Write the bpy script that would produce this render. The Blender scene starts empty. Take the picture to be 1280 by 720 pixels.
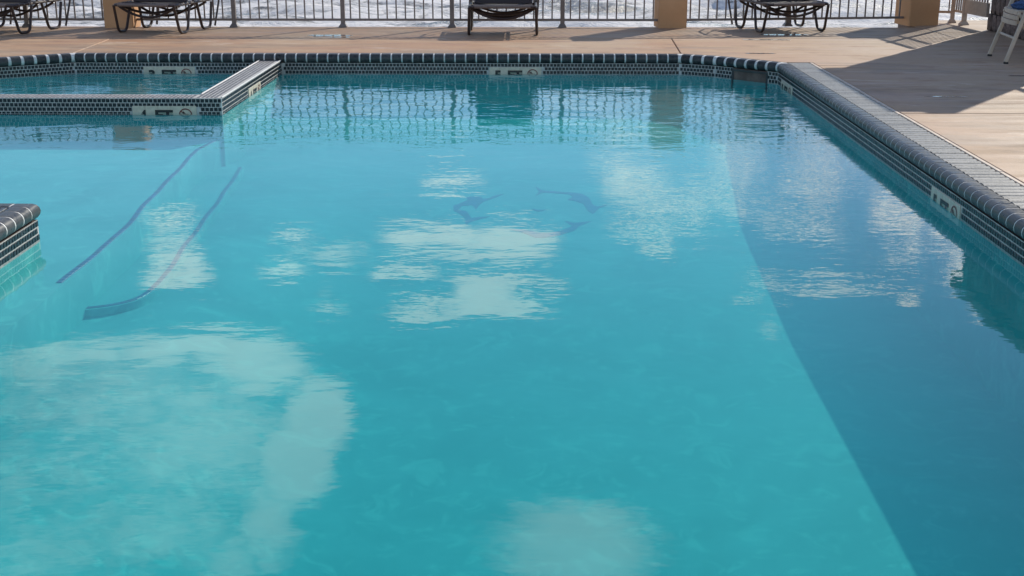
import bpy, bmesh, math, random
from mathutils import Vector, Matrix, noise as mnoise
random.seed(7)
S = bpy.context.scene
COL = S.collection
PI = math.pi
rad = math.radians

# ------------------------------------------------------------------ camera
CAM_H = 1.49
cam_d = bpy.data.cameras.new('camera')
cam_d.sensor_width = 36.0
cam_d.lens = 45.0
cam_d.clip_start = 0.05
cam_d.clip_end = 12000
cam = bpy.data.objects.new('camera', cam_d)
COL.objects.link(cam)
cam.location = (0, 0, CAM_H)
cam.rotation_euler = (rad(90 - 16.765), 0, rad(0.823))
S.camera = cam
S.view_settings.view_transform = 'Standard'
S.view_settings.look = 'None'
S.view_settings.exposure = 0.0
S.view_settings.gamma = 1.0
try:
    S.cycles.use_denoising = True
    S.cycles.max_bounces = 10
    S.cycles.transparent_max_bounces = 12
    S.cycles.diffuse_bounces = 3
    S.cycles.glossy_bounces = 3
    S.cycles.caustics_reflective = False
    S.cycles.caustics_refractive = False
except Exception:
    pass

# ------------------------------------------------------------------ sun and sky
SUN_EL, SUN_AZ = 31.0, 35.0            # azimuth from +Y towards +X
sd = Vector((math.sin(rad(SUN_AZ)) * math.cos(rad(SUN_EL)), math.cos(rad(SUN_AZ)) * math.cos(rad(SUN_EL)), math.sin(rad(SUN_EL))))
sun_d = bpy.data.lights.new('sun', 'SUN')
sun_d.energy = 4.4
sun_d.angle = rad(0.5)
sun_d.color = (1.0, 0.93, 0.80)
sun = bpy.data.objects.new('sun', sun_d)
COL.objects.link(sun)
sun.rotation_euler = sd.to_track_quat('Z', 'Y').to_euler()

W = bpy.data.worlds.new('World')
S.world = W
W.use_nodes = True
wt = W.node_tree
for n in list(wt.nodes): wt.nodes.remove(n)

class NT:
    """small helper for building node trees"""
    def __init__(s, t): s.t = t
    def n(s, kind, **kw):
        nd = s.t.nodes.new(kind)
        for k, v in kw.items(): setattr(nd, k, v)
        return nd
    def put(s, sock, v):
        if isinstance(v, bpy.types.NodeSocket): s.t.links.new(v, sock)
        elif v is not None: sock.default_value = v
    def m(s, op, a, b=None, c=None, clamp=False):
        nd = s.n('ShaderNodeMath', operation=op, use_clamp=clamp)
        s.put(nd.inputs[0], a)
        if b is not None: s.put(nd.inputs[1], b)
        if c is not None: s.put(nd.inputs[2], c)
        return nd.outputs[0]
    def mr(s, v, a, b, c=0.0, d=1.0, smooth=True):
        nd = s.n('ShaderNodeMapRange', interpolation_type='SMOOTHSTEP' if smooth else 'LINEAR')
        s.put(nd.inputs['Value'], v)
        for k, x in (('From Min', a), ('From Max', b), ('To Min', c), ('To Max', d)): s.put(nd.inputs[k], x)
        return nd.outputs['Result']
    def mix(s, f, a, b, blend='MIX'):
        nd = s.n('ShaderNodeMix', data_type='RGBA', blend_type=blend)
        s.put(nd.inputs[0], f); s.put(nd.inputs[6], a); s.put(nd.inputs[7], b)
        return nd.outputs[2]
    def noise(s, vec, scale, detail=3, rough=0.5, out='Fac', dist=0.0):
        nd = s.n('ShaderNodeTexNoise')
        s.put(nd.inputs['Vector'], vec)
        nd.inputs['Scale'].default_value = scale
        nd.inputs['Detail'].default_value = detail
        nd.inputs['Roughness'].default_value = rough
        nd.inputs['Distortion'].default_value = dist
        return nd.outputs[out]
    def vscale(s, vec, sc, loc=(0, 0, 0)):
        nd = s.n('ShaderNodeMapping')
        s.put(nd.inputs['Vector'], vec)
        nd.inputs['Scale'].default_value = sc
        nd.inputs['Location'].default_value = loc
        return nd.outputs[0]

w = NT(wt)
sky = w.n('ShaderNodeTexSky', sky_type='NISHITA')
sky.sun_disc = False
sky.sun_elevation = rad(SUN_EL)
sky.sun_rotation = rad(SUN_AZ)
sky.air_density = 1.0
sky.dust_density = 0.0
sky.ozone_density = 4.0
tc = w.n('ShaderNodeTexCoord')
sep = w.n('ShaderNodeSeparateXYZ')
wt.links.new(tc.outputs['Generated'], sep.inputs[0])
az = w.m('MULTIPLY', w.m('ARCTAN2', sep.outputs[0], sep.outputs[1]), 180 / PI)
el = w.m('MULTIPLY', w.m('ARCSINE', sep.outputs[2]), 180 / PI)
cmb = w.n('ShaderNodeCombineXYZ')
wt.links.new(az, cmb.inputs[0]); wt.links.new(el, cmb.inputs[1])
ae = cmb.outputs[0]
wn = w.n('ShaderNodeTexNoise')
wt.links.new(w.vscale(ae, (0.5, 1.6, 1)), wn.inputs['Vector'])
wn.inputs['Scale'].default_value = 1.0
wn.inputs['Detail'].default_value = 5
sc = w.n('ShaderNodeSeparateColor')
wt.links.new(wn.outputs['Color'], sc.inputs[0])
azw = w.m('ADD', az, w.m('MULTIPLY', w.m('SUBTRACT', sc.outputs[0], 0.5), 1.8))
elw = w.m('ADD', el, w.m('MULTIPLY', w.m('SUBTRACT', sc.outputs[1], 0.5), 0.6))
# the broken clouds of this sky: azimuth, elevation, half widths (degrees), density
CLOUDS = [(-20.19, 18.77, 4.51, 0.74, 0.6), (-17.08, 18.9, 2.12, 0.86, 0.7), (-12.49, 20.13, 2.22, 0.98, 0.75), (-10.0, 22.22, 1.44, 1.39, 0.9), (-11.24, 24.24, 1.71, 1.55, 0.9), (-12.71, 26.54, 1.52, 1.69, 0.7), (-14.54, 28.07, 1.52, 1.0, 0.6), (-15.48, 21.12, 3.29, 0.69, 0.4), (-21.96, 19.41, 2.71, 0.67, 0.5), (-21.85, 24.47, 4.22, 1.64, 0.3), (-23.47, 20.9, 2.0, 1.96, 0.25), (2.36, 28.21, 3.95, 1.88, 0.75), (-0.42, 28.42, 1.19, 1.53, 0.36), (4.74, 28.49, 1.08, 1.5, 0.6), (-4.52, 14.59, 2.29, 0.53, 0.9), (-0.75, 14.72, 1.92, 0.65, 0.95), (-2.68, 15.15, 2.23, 0.28, 0.6), (-6.02, 15.88, 1.4, 0.25, 0.9), (-1.57, 16.26, 2.61, 0.25, 0.8), (0.11, 16.58, 1.49, 0.25, 0.9), (-2.13, 17.05, 1.31, 0.5, 0.9), (-0.82, 17.55, 1.87, 0.29, 0.8), (-4.95, 17.87, 1.87, 0.21, 0.8), (-4.94, 17.37, 1.3, 0.18, 0.8), (-2.7, 17.65, 1.5, 0.29, 0.8), (-15.99, 13.26, 1.31, 0.14, 0.7), (-16.16, 14.05, 1.11, 0.31, 0.6), (-15.88, 14.9, 1.12, 0.41, 0.9), (-16.13, 15.85, 1.58, 0.42, 0.9), (-10.88, 14.23, 1.15, 0.21, 0.6), (-10.56, 15.05, 1.08, 0.28, 0.4), (-8.93, 15.19, 1.46, 0.49, 0.5), (-11.32, 15.72, 1.09, 0.28, 0.7), (-9.37, 16.87, 0.51, 0.29, 0.4), (-9.22, 17.52, 1.11, 0.21, 0.5), (-3.74, 12.03, 1.38, 0.18, 0.9), (-6.29, 12.24, 1.09, 0.15, 0.3), (4.64, 12.35, 1.63, 0.71, 0.5), (5.06, 14.01, 1.63, 0.18, 0.8), (5.82, 14.88, 0.8, 0.18, 1.0), (9.74, 13.68, 2.12, 0.42, 0.8), (12.52, 13.02, 1.73, 0.35, 0.8), (10.78, 16.16, 1.25, 0.35, 0.5), (10.84, 17.14, 1.36, 0.25, 0.8), (11.26, 18.17, 0.65, 0.49, 0.4), (16.3, 12.97, 1.0, 0.68, 0.9), (17.13, 14.62, 1.33, 0.85, 0.9), (18.79, 14.48, 0.82, 1.69, 0.8), (15.53, 15.95, 2.38, 0.34, 0.8), (13.09, 16.02, 1.4, 0.28, 0.5), (17.22, 16.7, 0.61, 0.18, 0.9), (20.67, 16.6, 0.97, 0.14, 0.7), (18.26, 12.49, 1.3, 0.67, 0.6), (11.19, 8.4, 2.04, 1.2, 0.6), (-6.53, 8.19, 3.56, 0.42, 0.3), (-2.25, 8.06, 2.86, 0.35, 0.35), (2.04, 8.22, 2.84, 0.7, 0.45), (4.21, 9.78, 2.85, 0.53, 0.4), (-15.28, 23.22, 5.21, 2.38, 0.56), (-19.01, 20.77, 5.35, 2.03, 0.5), (-17.75, 26.36, 5.2, 1.99, 0.5), (-22.81, 26.65, 4.23, 1.6, 0.5), (-13.52, 19.18, 2.55, 0.7, 0.8), (-15.64, 18.67, 2.14, 0.56, 0.8), (11.98, 10.09, 2.05, 0.52, 0.7),
  (-16.01, 21.07, 4.37, 1.1, 0.52), (-22.07, 23.44, 5.26, 2.29, 0.44), (-18.41, 25.61, 4.03, 1.98, 0.36), (-22.77, 20.66, 2.69, 1.32, 0.42), (8.76, 12.03, 2.12, 0.24, 1.0), (10.66, 11.26, 2.43, 0.2, 1.0), (12.12, 12.17, 1.89, 0.28, 1.0), (9.88, 13.04, 2.46, 0.21, 1.0), (7.94, 13.57, 1.79, 0.21, 0.9), (12.57, 13.71, 1.39, 0.25, 0.9), (16.76, 12.42, 1.32, 0.48, 1.1), (17.4, 13.91, 1.49, 0.41, 1.1), (16.48, 15.01, 1.68, 0.34, 1.0), (18.52, 13.48, 0.72, 1.02, 1.1), (19.2, 15.29, 0.99, 0.84, 1.0), (15.01, 15.89, 2.39, 0.24, 1.1), (13.31, 14.19, 1.72, 0.21, 0.7), (12.75, 16.25, 1.75, 0.18, 0.8), (10.62, 10.49, 2.41, 0.35, 1.0), (14.12, 11.2, 2.02, 0.28, 0.9), (6.11, 12.92, 1.8, 0.21, 0.9), (4.99, 11.88, 1.8, 0.29, 0.8), (3.89, 11.19, 1.62, 0.22, 0.6)]
val = None
for (a, e, ra, re, s) in CLOUDS:
    if a > 7.5 and e < 16.6: s *= 0.74; re *= 0.8
    dx = w.m('MULTIPLY', w.m('SUBTRACT', azw, a), 1 / ra)
    dy = w.m('MULTIPLY', w.m('SUBTRACT', elw, e), 1 / (re * 1.1))
    d2 = w.m('MULTIPLY_ADD', dx, dx, w.m('MULTIPLY', dy, dy))
    v = w.m('MULTIPLY_ADD', d2, -0.45 * s, s)
    val = v if val is None else w.m('MAXIMUM', val, v)
val = w.m('MAXIMUM', val, 0.0)
# towards the sun the cloud field breaks up into long streaks
streak = w.noise(w.vscale(ae, (0.22, 1.5, 1), (3, 7, 0)), 1.0, 5, 0.6, dist=0.4)
streakm = w.mr(streak, 0.42, 0.56, 0.12, 1.35)
rt = w.m('MULTIPLY', w.mr(az, 4.0, 9.0), w.mr(el, 17.0, 20.0, 1.0, 0.0))
val = w.m('MULTIPLY', val, w.m('ADD', 1.0, w.m('MULTIPLY', rt, w.m('SUBTRACT', streakm, 1.0))))
# the same kind of cloud goes on over the rest of the sky
dome = w.noise(tc.outputs['Generated'], 3.2, 6, 0.55)
domev = w.mr(dome, 0.5, 0.72, 0.0, 1.0)
outside = w.m('MAXIMUM', w.mr(w.m('ABSOLUTE', az), 24.0, 34.0), w.mr(el, 30.5, 36.0))
val = w.m('MAXIMUM', val, w.m('MULTIPLY', domev, outside))
fine = w.noise(w.vscale(ae, (0.6, 3.0, 1)), 1.0, 7, 0.68)
dens = w.m('ADD', val, w.m('MULTIPLY', w.m('SUBTRACT', fine, 0.5), 0.95))
mask = w.m('MULTIPLY', w.mr(dens, 0.20, 0.60), w.mr(val, 0.0, 0.85, 0.0, 1.0, False), clamp=True)
mask = w.m('MULTIPLY', mask, 1.25, clamp=True)
CL = 11.2
cloudcol = w.mix(fine, (CL * 0.86, CL * 0.88, CL * 0.92, 1), (CL * 1.1, CL * 1.06, CL, 1))
cloudcol = w.mix(w.mr(az, 4.0, 30.0, 0.0, 0.6), cloudcol, (CL * 1.65, CL * 1.58, CL * 1.5, 1))
skyc = w.mix(mask, sky.outputs[0], cloudcol)
bg = w.n('ShaderNodeBackground')
bg.inputs['Strength'].default_value = 0.135
wt.links.new(skyc, bg.inputs['Color'])
wo = w.n('ShaderNodeOutputWorld')
wt.links.new(bg.outputs[0], wo.inputs['Surface'])

# ------------------------------------------------------------------ materials
def mat(name, build):
    m = bpy.data.materials.new(name)
    m.use_nodes = True
    t = NT(m.node_tree)
    for n in list(m.node_tree.nodes): m.node_tree.nodes.remove(n)
    out = t.n('ShaderNodeOutputMaterial')
    b = t.n('ShaderNodeBsdfPrincipled')
    m.node_tree.links.new(b.outputs[0], out.inputs['Surface'])
    build(t, b, out)
    return m
def coord(t, kind='Object'): return t.n('ShaderNodeTexCoord').outputs[kind]
def worldpos(t): return t.n('ShaderNodeNewGeometry').outputs['Position']
def bump(t, b, h, strength=0.5, dist=0.01):
    nd = t.n('ShaderNodeBump')
    nd.inputs['Strength'].default_value = strength
    nd.inputs['Distance'].default_value = dist
    t.put(nd.inputs['Height'], h)
    t.put(b.inputs['Normal'], nd.outputs[0])
    return nd
def rgb(c, k=1.0): return (c[0] * k, c[1] * k, c[2] * k, 1)

def simple(c, rough=0.5, var=0.25, scale=12, bmp=0.0, metal=0.0, island=0.0):
    def f(t, b, o):
        p = worldpos(t)
        n = t.noise(p, scale, 4, 0.6)
        col = t.mix(t.mr(n, 0.3, 0.7), rgb(c, 1 - var), rgb(c, 1 + var))
        if island:
            oi = t.n('ShaderNodeObjectInfo').outputs['Random']
            isl = t.n('ShaderNodeNewGeometry').outputs['Random Per Island']
            r = t.m('FRACT', t.m('ADD', oi, isl))
            col = t.mix(r, t.mix(1.0, col, rgb((1 - island,) * 3), 'MULTIPLY'), col)
        t.put(b.inputs['Base Color'], col)
        b.inputs['Roughness'].default_value = rough
        b.inputs['Metallic'].default_value = metal
        if bmp: bump(t, b, n, bmp, 0.004)
    return f

def deck_f(t, b, o):
    p = worldpos(t)
    big = t.noise(p, 0.55, 4, 0.55)
    streak = t.noise(t.vscale(p, (0.35, 2.6, 1)), 1.6, 5, 0.6, dist=0.4)
    med = t.noise(t.vscale(p, (1.0, 2.0, 1), (5, 3, 0)), 2.2, 6, 0.65)
    fine_ = t.noise(p, 60, 3, 0.7)
    c = t.mix(t.mr(streak, 0.35, 0.68), (0.40, 0.205, 0.105, 1), (0.47, 0.30, 0.18, 1))
    c = t.mix(t.mr(big, 0.45, 0.7, 0, 0.75), c, (0.47, 0.335, 0.215, 1))
    sx = t.n('ShaderNodeSeparateXYZ'); t.put(sx.inputs[0], p)
    c = t.mix(t.mr(sx.outputs[0], 1.8, 4.2, 0, 0.75), c, (0.43, 0.325, 0.23, 1))
    c = t.mix(t.mr(med, 0.50, 0.68, 0, 0.7), c, (0.30, 0.165, 0.10, 1))
    c = t.mix(t.mr(fine_, 0.55, 0.8, 0, 0.25), c, (0.3, 0.23, 0.19, 1))
    speck = t.noise(t.vscale(p, (1.0, 1.6, 1)), 11, 6, 0.75)
    c = t.mix(t.mr(speck, 0.5, 0.72, 0, 0.45), c, (0.27, 0.18, 0.125, 1))
    salt = t.noise(t.vscale(p, (0.8, 2.2, 1), (1, 8, 0)), 1.3, 6, 0.7, dist=0.8)
    c = t.mix(t.mr(salt, 0.55, 0.70, 0, 0.65), c, (0.56, 0.45, 0.35, 1))
    damp = t.noise(t.vscale(p, (0.5, 1.6, 1), (11, 2, 0)), 0.9, 5, 0.62, dist=0.5)
    dm_ = t.mr(damp, 0.52, 0.62, 0, 0.5)
    c = t.mix(dm_, c, (0.24, 0.165, 0.115, 1))
    # damp, greyer band by the fence
    c = t.mix(t.m('MULTIPLY', t.mr(sx.outputs[1], 14.7, 15.4), t.mr(med, 0.4, 0.6, 0.2, 0.6)), c, (0.31, 0.225, 0.16, 1))
    t.put(b.inputs['Base Color'], c)
    t.put(b.inputs['Roughness'], t.mr(streak, 0.3, 0.7, 0.55, 0.85))
    bump(t, b, t.m('ADD', fine_, t.m('MULTIPLY', med, 2.0)), 0.35, 0.004)
M_deck = mat('coated concrete', deck_f)
M_joint = mat('joint filler', simple((0.16, 0.12, 0.10), 0.9))
M_edge = mat('pale deck lip', simple((0.62, 0.50, 0.40), 0.7, 0.15, 8))

def tile_f(c1, c2, rough=0.12, var=0.3, mott=40, ior=1.4):
    def f(t, b, o):
        b.inputs['IOR'].default_value = ior
        p = worldpos(t)
        g = t.n('ShaderNodeNewGeometry')
        oi = t.n('ShaderNodeObjectInfo').outputs['Random']
        r = t.m('FRACT', t.m('ADD', oi, t.m('MULTIPLY', g.outputs['Random Per Island'], 7.31)))
        n = t.noise(p, mott, 4, 0.65)
        col = t.mix(t.mr(n, 0.35, 0.68), rgb(c1), rgb(c2))
        col = t.mix(t.m('MULTIPLY', r, var), col, rgb(c2, 1.7))
        t.put(b.inputs['Base Color'], col)
        t.put(b.inputs['Roughness'], t.mr(n, 0.3, 0.7, rough, rough + 0.2))
        bump(t, b, n, 0.15, 0.002)
    return f
M_coping = mat('slate blue glazed coping', tile_f((0.022, 0.024, 0.027), (0.066, 0.066, 0.067), 0.26, 0.45, 35, 1.33))
M_mosaic = mat('black glazed mosaic', tile_f((0.006, 0.008, 0.011), (0.018, 0.022, 0.027), 0.18, 0.25, 60))
M_topmos = mat('grey mosaic', tile_f((0.055, 0.05, 0.055), (0.13, 0.12, 0.125), 0.3, 0.5, 60))
M_grout = mat('pale grout', simple((0.50, 0.485, 0.46), 0.8, 0.2, 25))
M_coparc = mat('white coping grout', simple((0.66, 0.65, 0.63), 0.6, 0.15, 25))
M_grate = mat('grey slat', tile_f((0.17, 0.165, 0.155), (0.34, 0.33, 0.31), 0.32, 0.25, 90))
M_darktile = mat('dark deck tile', tile_f((0.035, 0.04, 0.045), (0.08, 0.085, 0.09), 0.25, 0.3, 30))
M_sign = mat('ivory marker tile', simple((0.64, 0.56, 0.44), 0.35, 0.1, 30))
M_black = mat('black print', simple((0.008, 0.008, 0.009), 0.4, 0.1))
M_redp = mat('dark red print', simple((0.16, 0.035, 0.03), 0.4, 0.1))
M_bluetile = mat('blue trim tile', simple((0.03, 0.085, 0.25), 0.4, 0.2, 30, island=0.5))
M_dolphin = mat('blue inlay', simple((0.015, 0.07, 0.24), 0.5, 0.25, 14))

def plaster_f(t, b, o):
    p = worldpos(t)
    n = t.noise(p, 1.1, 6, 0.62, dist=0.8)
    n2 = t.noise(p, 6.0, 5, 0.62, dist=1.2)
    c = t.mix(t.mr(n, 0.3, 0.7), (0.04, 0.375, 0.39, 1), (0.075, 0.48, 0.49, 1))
    c = t.mix(t.mr(n2, 0.50, 0.68, 0, 0.45), c, (0.14, 0.66, 0.62, 1))  # pale mottling painted into the plaster colour in place of rippling sunlight
    t.put(b.inputs['Base Color'], c)
    b.inputs['Roughness'].default_value = 0.8
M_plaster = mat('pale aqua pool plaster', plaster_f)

def water_f(amp, choppy, absorb=True):
    def f(t, b, o):
        t.t.nodes.remove(b)
        p = worldpos(t)
        s3 = t.n('ShaderNodeSeparateXYZ'); t.put(s3.inputs[0], p)
        # long soft swell, ripples, and the fine wind ripple patch on the right
        h1 = t.noise(t.vscale(p, (1.0, 1.25, 1)), 1.5, 1.5, 0.4)
        h2 = t.noise(t.vscale(p, (0.8, 1.35, 1), (3, 1, 0)), 4.2, 1.5, 0.5, dist=0.3)
        h3 = t.noise(t.vscale(p, (0.8, 1.5, 1), (7, 2, 0)), 13.0, 2, 0.5)
        patch = t.noise(p, 0.5, 2, 0.5)
        wind = t.m('MULTIPLY', t.mr(s3.outputs[0], -0.2, 1.6, 0.0, 1.0), t.mr(s3.outputs[1], 5.0, 7.5, 0.0, 1.0))
        wind = t.m('MULTIPLY', wind, t.mr(patch, 0.3, 0.6, 0.45, 1.0))
        wind = t.m('MAXIMUM', wind, choppy)
        calm = t.mr(s3.outputs[1], 8.3, 11.0, 0.0, 1.0)
        near = t.mr(s3.outputs[1], 3.0, 8.0, 0.0, 1.0)
        h = t.m('ADD', t.m('MULTIPLY', h1, t.m('ADD', t.m('MULTIPLY', calm, 0.95), t.m('ADD', t.m('MULTIPLY', near, 0.15), 0.22))), t.m('MULTIPLY', h2, t.m('ADD', t.m('MULTIPLY', calm, 1.05), 0.09)))
        h = t.m('ADD', h, t.m('MULTIPLY', h3, t.m('ADD', t.m('MULTIPLY', wind, t.m('ADD', 0.11, t.m('MULTIPLY', calm, 0.14))), t.m('ADD', t.m('MULTIPLY', calm, 0.085), t.m('MULTIPLY', t.m('ADD', near, 0.7), 0.028)))))
        bp = t.n('ShaderNodeBump')
        bp.inputs['Strength'].default_value = 1.0
        bp.inputs['Distance'].default_value = amp
        t.put(bp.inputs['Height'], h)
        fr = t.n('ShaderNodeFresnel')
        # the same reflectance whichever side a ray comes from (the surface does not bend it)
        t.put(fr.inputs['IOR'], t.mr(t.n('ShaderNodeNewGeometry').outputs['Backfacing'], 0.0, 1.0, 1.33, 1 / 1.33, False))
        t.put(fr.inputs['Normal'], bp.outputs[0])
        gl = t.n('ShaderNodeBsdfGlossy'); gl.inputs['Roughness'].default_value = 0.0
        gl.inputs['Color'].default_value = (1, 1, 1, 1)
        t.put(gl.inputs['Normal'], bp.outputs[0])
        tr = t.n('ShaderNodeBsdfTransparent'); tr.inputs['Color'].default_value = (1, 1, 1, 1)
        mx = t.n('ShaderNodeMixShader')
        t.put(mx.inputs[0], fr.outputs[0]); t.put(mx.inputs[1], tr.outputs[0]); t.put(mx.inputs[2], gl.outputs[0])
        t.put(o.inputs['Surface'], mx.outputs[0])
        if absorb:
            va = t.n('ShaderNodeVolumeAbsorption')
            va.inputs['Color'].default_value = (0.0, 0.90, 0.94, 1)
            va.inputs['Density'].default_value = 0.60
            vs_ = t.n('ShaderNodeVolumeScatter')
            vs_.inputs['Color'].default_value = (0.0, 0.86, 1.0, 1)
            vs_.inputs['Density'].default_value = 0.27
            vs_.inputs['Anisotropy'].default_value = 0.0
            ad = t.n('ShaderNodeAddShader')
            t.put(ad.inputs[0], va.outputs[0]); t.put(ad.inputs[1], vs_.outputs[0])
            t.put(o.inputs['Volume'], ad.outputs[0])
    return f
M_water = mat('clear pool water', water_f(0.0062, 0.0))
M_spawater = mat('stirred spa water', water_f(0.012, 1.0))

def stucco_f(t, b, o):
    p = worldpos(t)
    n = t.noise(p, 45, 5, 0.7); n2 = t.noise(p, 2.5, 3, 0.5)
    c = t.mix(t.mr(n2, 0.3, 0.7), (0.58, 0.32, 0.16, 1), (0.64, 0.37, 0.20, 1))
    c = t.mix(t.mr(n, 0.5, 0.8, 0, 0.3), c, (0.36, 0.2, 0.09, 1))
    t.put(b.inputs['Base Color'], c)
    b.inputs['Roughness'].default_value = 0.9
    bump(t, b, n, 0.5, 0.006)
M_stucco = mat('ochre stucco', stucco_f)
M_fence = mat('taupe painted aluminium', simple((0.20, 0.165, 0.15), 0.45, 0.12, 20))
M_gate = mat('tan painted gate metal', simple((0.38, 0.31, 0.25), 0.5, 0.12, 20))
M_frame = mat('brown powder coated tube', simple((0.045, 0.028, 0.024), 0.35, 0.2, 30))
M_sling = mat('dark brown woven sling', simple((0.035, 0.022, 0.020), 0.7, 0.3, 120, 0.4))
M_strap = mat('taupe strap', simple((0.16, 0.125, 0.115), 0.5, 0.2, 60))
M_resin = mat('ivory resin', simple((0.50, 0.42, 0.34), 0.5, 0.1, 10))
M_towel = mat('blue towel cloth', simple((0.035, 0.08, 0.20), 0.95, 0.4, 60, 0.8))
M_towel2 = mat('grey towel cloth', simple((0.30, 0.29, 0.29), 0.95, 0.3, 60, 0.8))
M_bag = mat('tan canvas', simple((0.36, 0.2, 0.12), 0.9, 0.3, 50, 0.6))
M_block = mat('brown stone block', simple((0.20, 0.145, 0.125), 0.9, 0.35, 25, 0.9, island=0.35))
M_wallp = mat('brown render', simple((0.24, 0.18, 0.155), 0.9, 0.2, 20, 0.5))
M_sand = mat('wet sand', simple((0.42, 0.34, 0.26), 0.8, 0.15, 0.3))
M_rubber = mat('black rubber', simple((0.02, 0.02, 0.02), 0.7))
M_dark = mat('skimmer plastic', simple((0.05, 0.055, 0.055), 0.6))

def sea_f(t, b, o):
    p = worldpos(t)
    a = t.noise(t.vscale(p, (0.55, 1.0, 1)), 0.5, 8, 0.68, dist=1.4)
    c = t.noise(t.vscale(p, (0.9, 1.6, 1), (9, 4, 0)), 1.6, 7, 0.7, dist=0.6)
    foam = t.m('ADD', t.m('MULTIPLY', a, 0.55), t.m('MULTIPLY', c, 0.45))
    s3 = t.n('ShaderNodeSeparateXYZ'); t.put(s3.inputs[0], p)
    far = t.mr(s3.outputs[1], 75, 130)
    swell = t.noise(t.vscale(p, (0.16, 0.75, 1), (2, 5, 0)), 0.6, 3, 0.5, dist=0.5)
    th = t.m('ADD', t.m('SUBTRACT', foam, t.m('MULTIPLY', far, 0.10)), t.m('MULTIPLY', t.m('SUBTRACT', swell, 0.5), 0.35))
    fm = t.mr(th, 0.40, 0.53)
    col = t.mix(fm, (0.20, 0.195, 0.19, 1), (0.82, 0.79, 0.78, 1))
    t.put(b.inputs['Base Color'], col)
    t.put(b.inputs['Roughness'], t.mr(fm, 0, 1, 0.25, 0.85))
    bump(t, b, foam, 0.8, 0.5)
M_sea = mat('foaming sea water', sea_f)
def puddle_f(t, b, o):
    b.inputs['Base Color'].default_value = (0.28, 0.22, 0.18, 1)
    b.inputs['Roughness'].default_value = 0.04
    b.inputs['IOR'].default_value = 1.6
    bump(t, b, t.noise(worldpos(t), 14, 3), 0.5, 0.004)
M_puddle = mat('wet film', puddle_f)

# ------------------------------------------------------------------ object helpers
def link(o, parent=None):
    COL.objects.link(o)
    if parent is not None: o.parent = parent
    return o
def meta(o, label=None, cat=None, group=None, kind=None):
    if label: o['label'] = label
    if cat: o['category'] = cat
    if group: o['group'] = group
    if kind: o['kind'] = kind
    return o
def empty(name, loc=(0, 0, 0), rz=0.0):
    o = bpy.data.objects.new(name, None)
    o.empty_display_size = 0.2
    o.location = loc; o.rotation_euler = (0, 0, rz)
    return link(o)
def mesh(name, verts, faces, m, smooth=False):
    me = bpy.data.meshes.new(name)
    me.from_pydata(verts, [], faces)
    me.materials.append(m)
    if smooth:
        for p in me.polygons: p.use_smooth = True
    me.update()
    return me
class MB:
    """collects shapes into one mesh"""
    def __init__(s): s.v = []; s.f = []
    def add(s, vs, fs):
        k = len(s.v); s.v += [tuple(v) for v in vs]; s.f += [tuple(i + k for i in f) for f in fs]
        return s
    def box(s, x0, x1, y0, y1, z0, z1, mtx=None):
        vs = [Vector((x, y, z)) for z in (z0, z1) for y in (y0, y1) for x in (x0, x1)]
        if mtx: vs = [mtx @ v for v in vs]
        return s.add(vs, [(0, 2, 3, 1), (4, 5, 7, 6), (0, 1, 5, 4), (2, 6, 7, 3), (0, 4, 6, 2), (1, 3, 7, 5)])
    def bbox(s, x0, x1, y0, y1, z0, z1, c=0.004, mtx=None):
        """box with its vertical edges and top edge chamfered"""
        def ring(i, z): return [(x0 + i + c, y0 + i, z), (x1 - i - c, y0 + i, z), (x1 - i, y0 + i + c, z), (x1 - i, y1 - i - c, z), (x1 - i - c, y1 - i, z), (x0 + i + c, y1 - i, z), (x0 + i, y1 - i - c, z), (x0 + i, y0 + i + c, z)]
        vs = [Vector(v) for v in ring(0, z0) + ring(0, z1 - c) + ring(c, z1)]
        if mtx: vs = [mtx @ v for v in vs]
        fs = [tuple(reversed(range(8))), tuple(range(16, 24))]
        for r in (0, 8):
            for i in range(8): fs.append((r + i, r + (i + 1) % 8, r + 8 + (i + 1) % 8, r + 8 + i))
        return s.add(vs, fs)
    def prism(s, poly, z0, z1, c=0.0):
        """polygon (counter-clockwise) from z0 to z1"""
        n = len(poly)
        vs = [(x, y, z0) for x, y in poly] + [(x, y, z1) for x, y in poly]
        fs = [tuple(reversed(range(n))), tuple(range(n, 2 * n))]
        for i in range(n): fs.append((i, (i + 1) % n, n + (i + 1) % n, n + i))
        return s.add(vs, fs)
    def tube(s, pts, r, n=8, cap=True, closed=False):
        P = [Vector(p) for p in pts]; k = len(P)
        vs = []; up = Vector((0, 0, 1))
        prev = None
        for i, p in enumerate(P):
            if closed: d = P[(i + 1) % k] - P[i - 1]
            else: d = P[min(i + 1, k - 1)] - P[max(i - 1, 0)]
            d.normalize()
            if prev is None:
                a = d.cross(up)
                if a.length < 1e-3: a = d.cross(Vector((1, 0, 0)))
                a.normalize()
            else:
                a = prev - d * prev.dot(d); a.normalize()
            prev = a; b = d.cross(a)
            for j in range(n):
                t = 2 * PI * j / n
                vs.append(p + (a * math.cos(t) + b * math.sin(t)) * r)
        fs = []
        for i in range(k if closed else k - 1):
            i2 = (i + 1) % k
            for j in range(n): fs.append((i * n + j, i * n + (j + 1) % n, i2 * n + (j + 1) % n, i2 * n + j))
        if cap and not closed:
            fs.append(tuple(reversed(range(n)))); fs.append(tuple(range((k - 1) * n, k * n)))
        return s.add(vs, fs)
    def mesh(s, name, m, smooth=False): return mesh(name, s.v, s.f, m, smooth)
    def obj(s, name, m, parent=None, smooth=False, loc=None, rz=None):
        me = s.mesh(name, m, smooth)
        if smooth: 
            try: me.set_sharp_from_angle(angle=rad(40))
            except Exception: pass
        o = bpy.data.objects.new(name, me)
        if loc is not None: o.location = loc
        if rz is not None: o.rotation_euler = (0, 0, rz)
        return link(o, parent)
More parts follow.
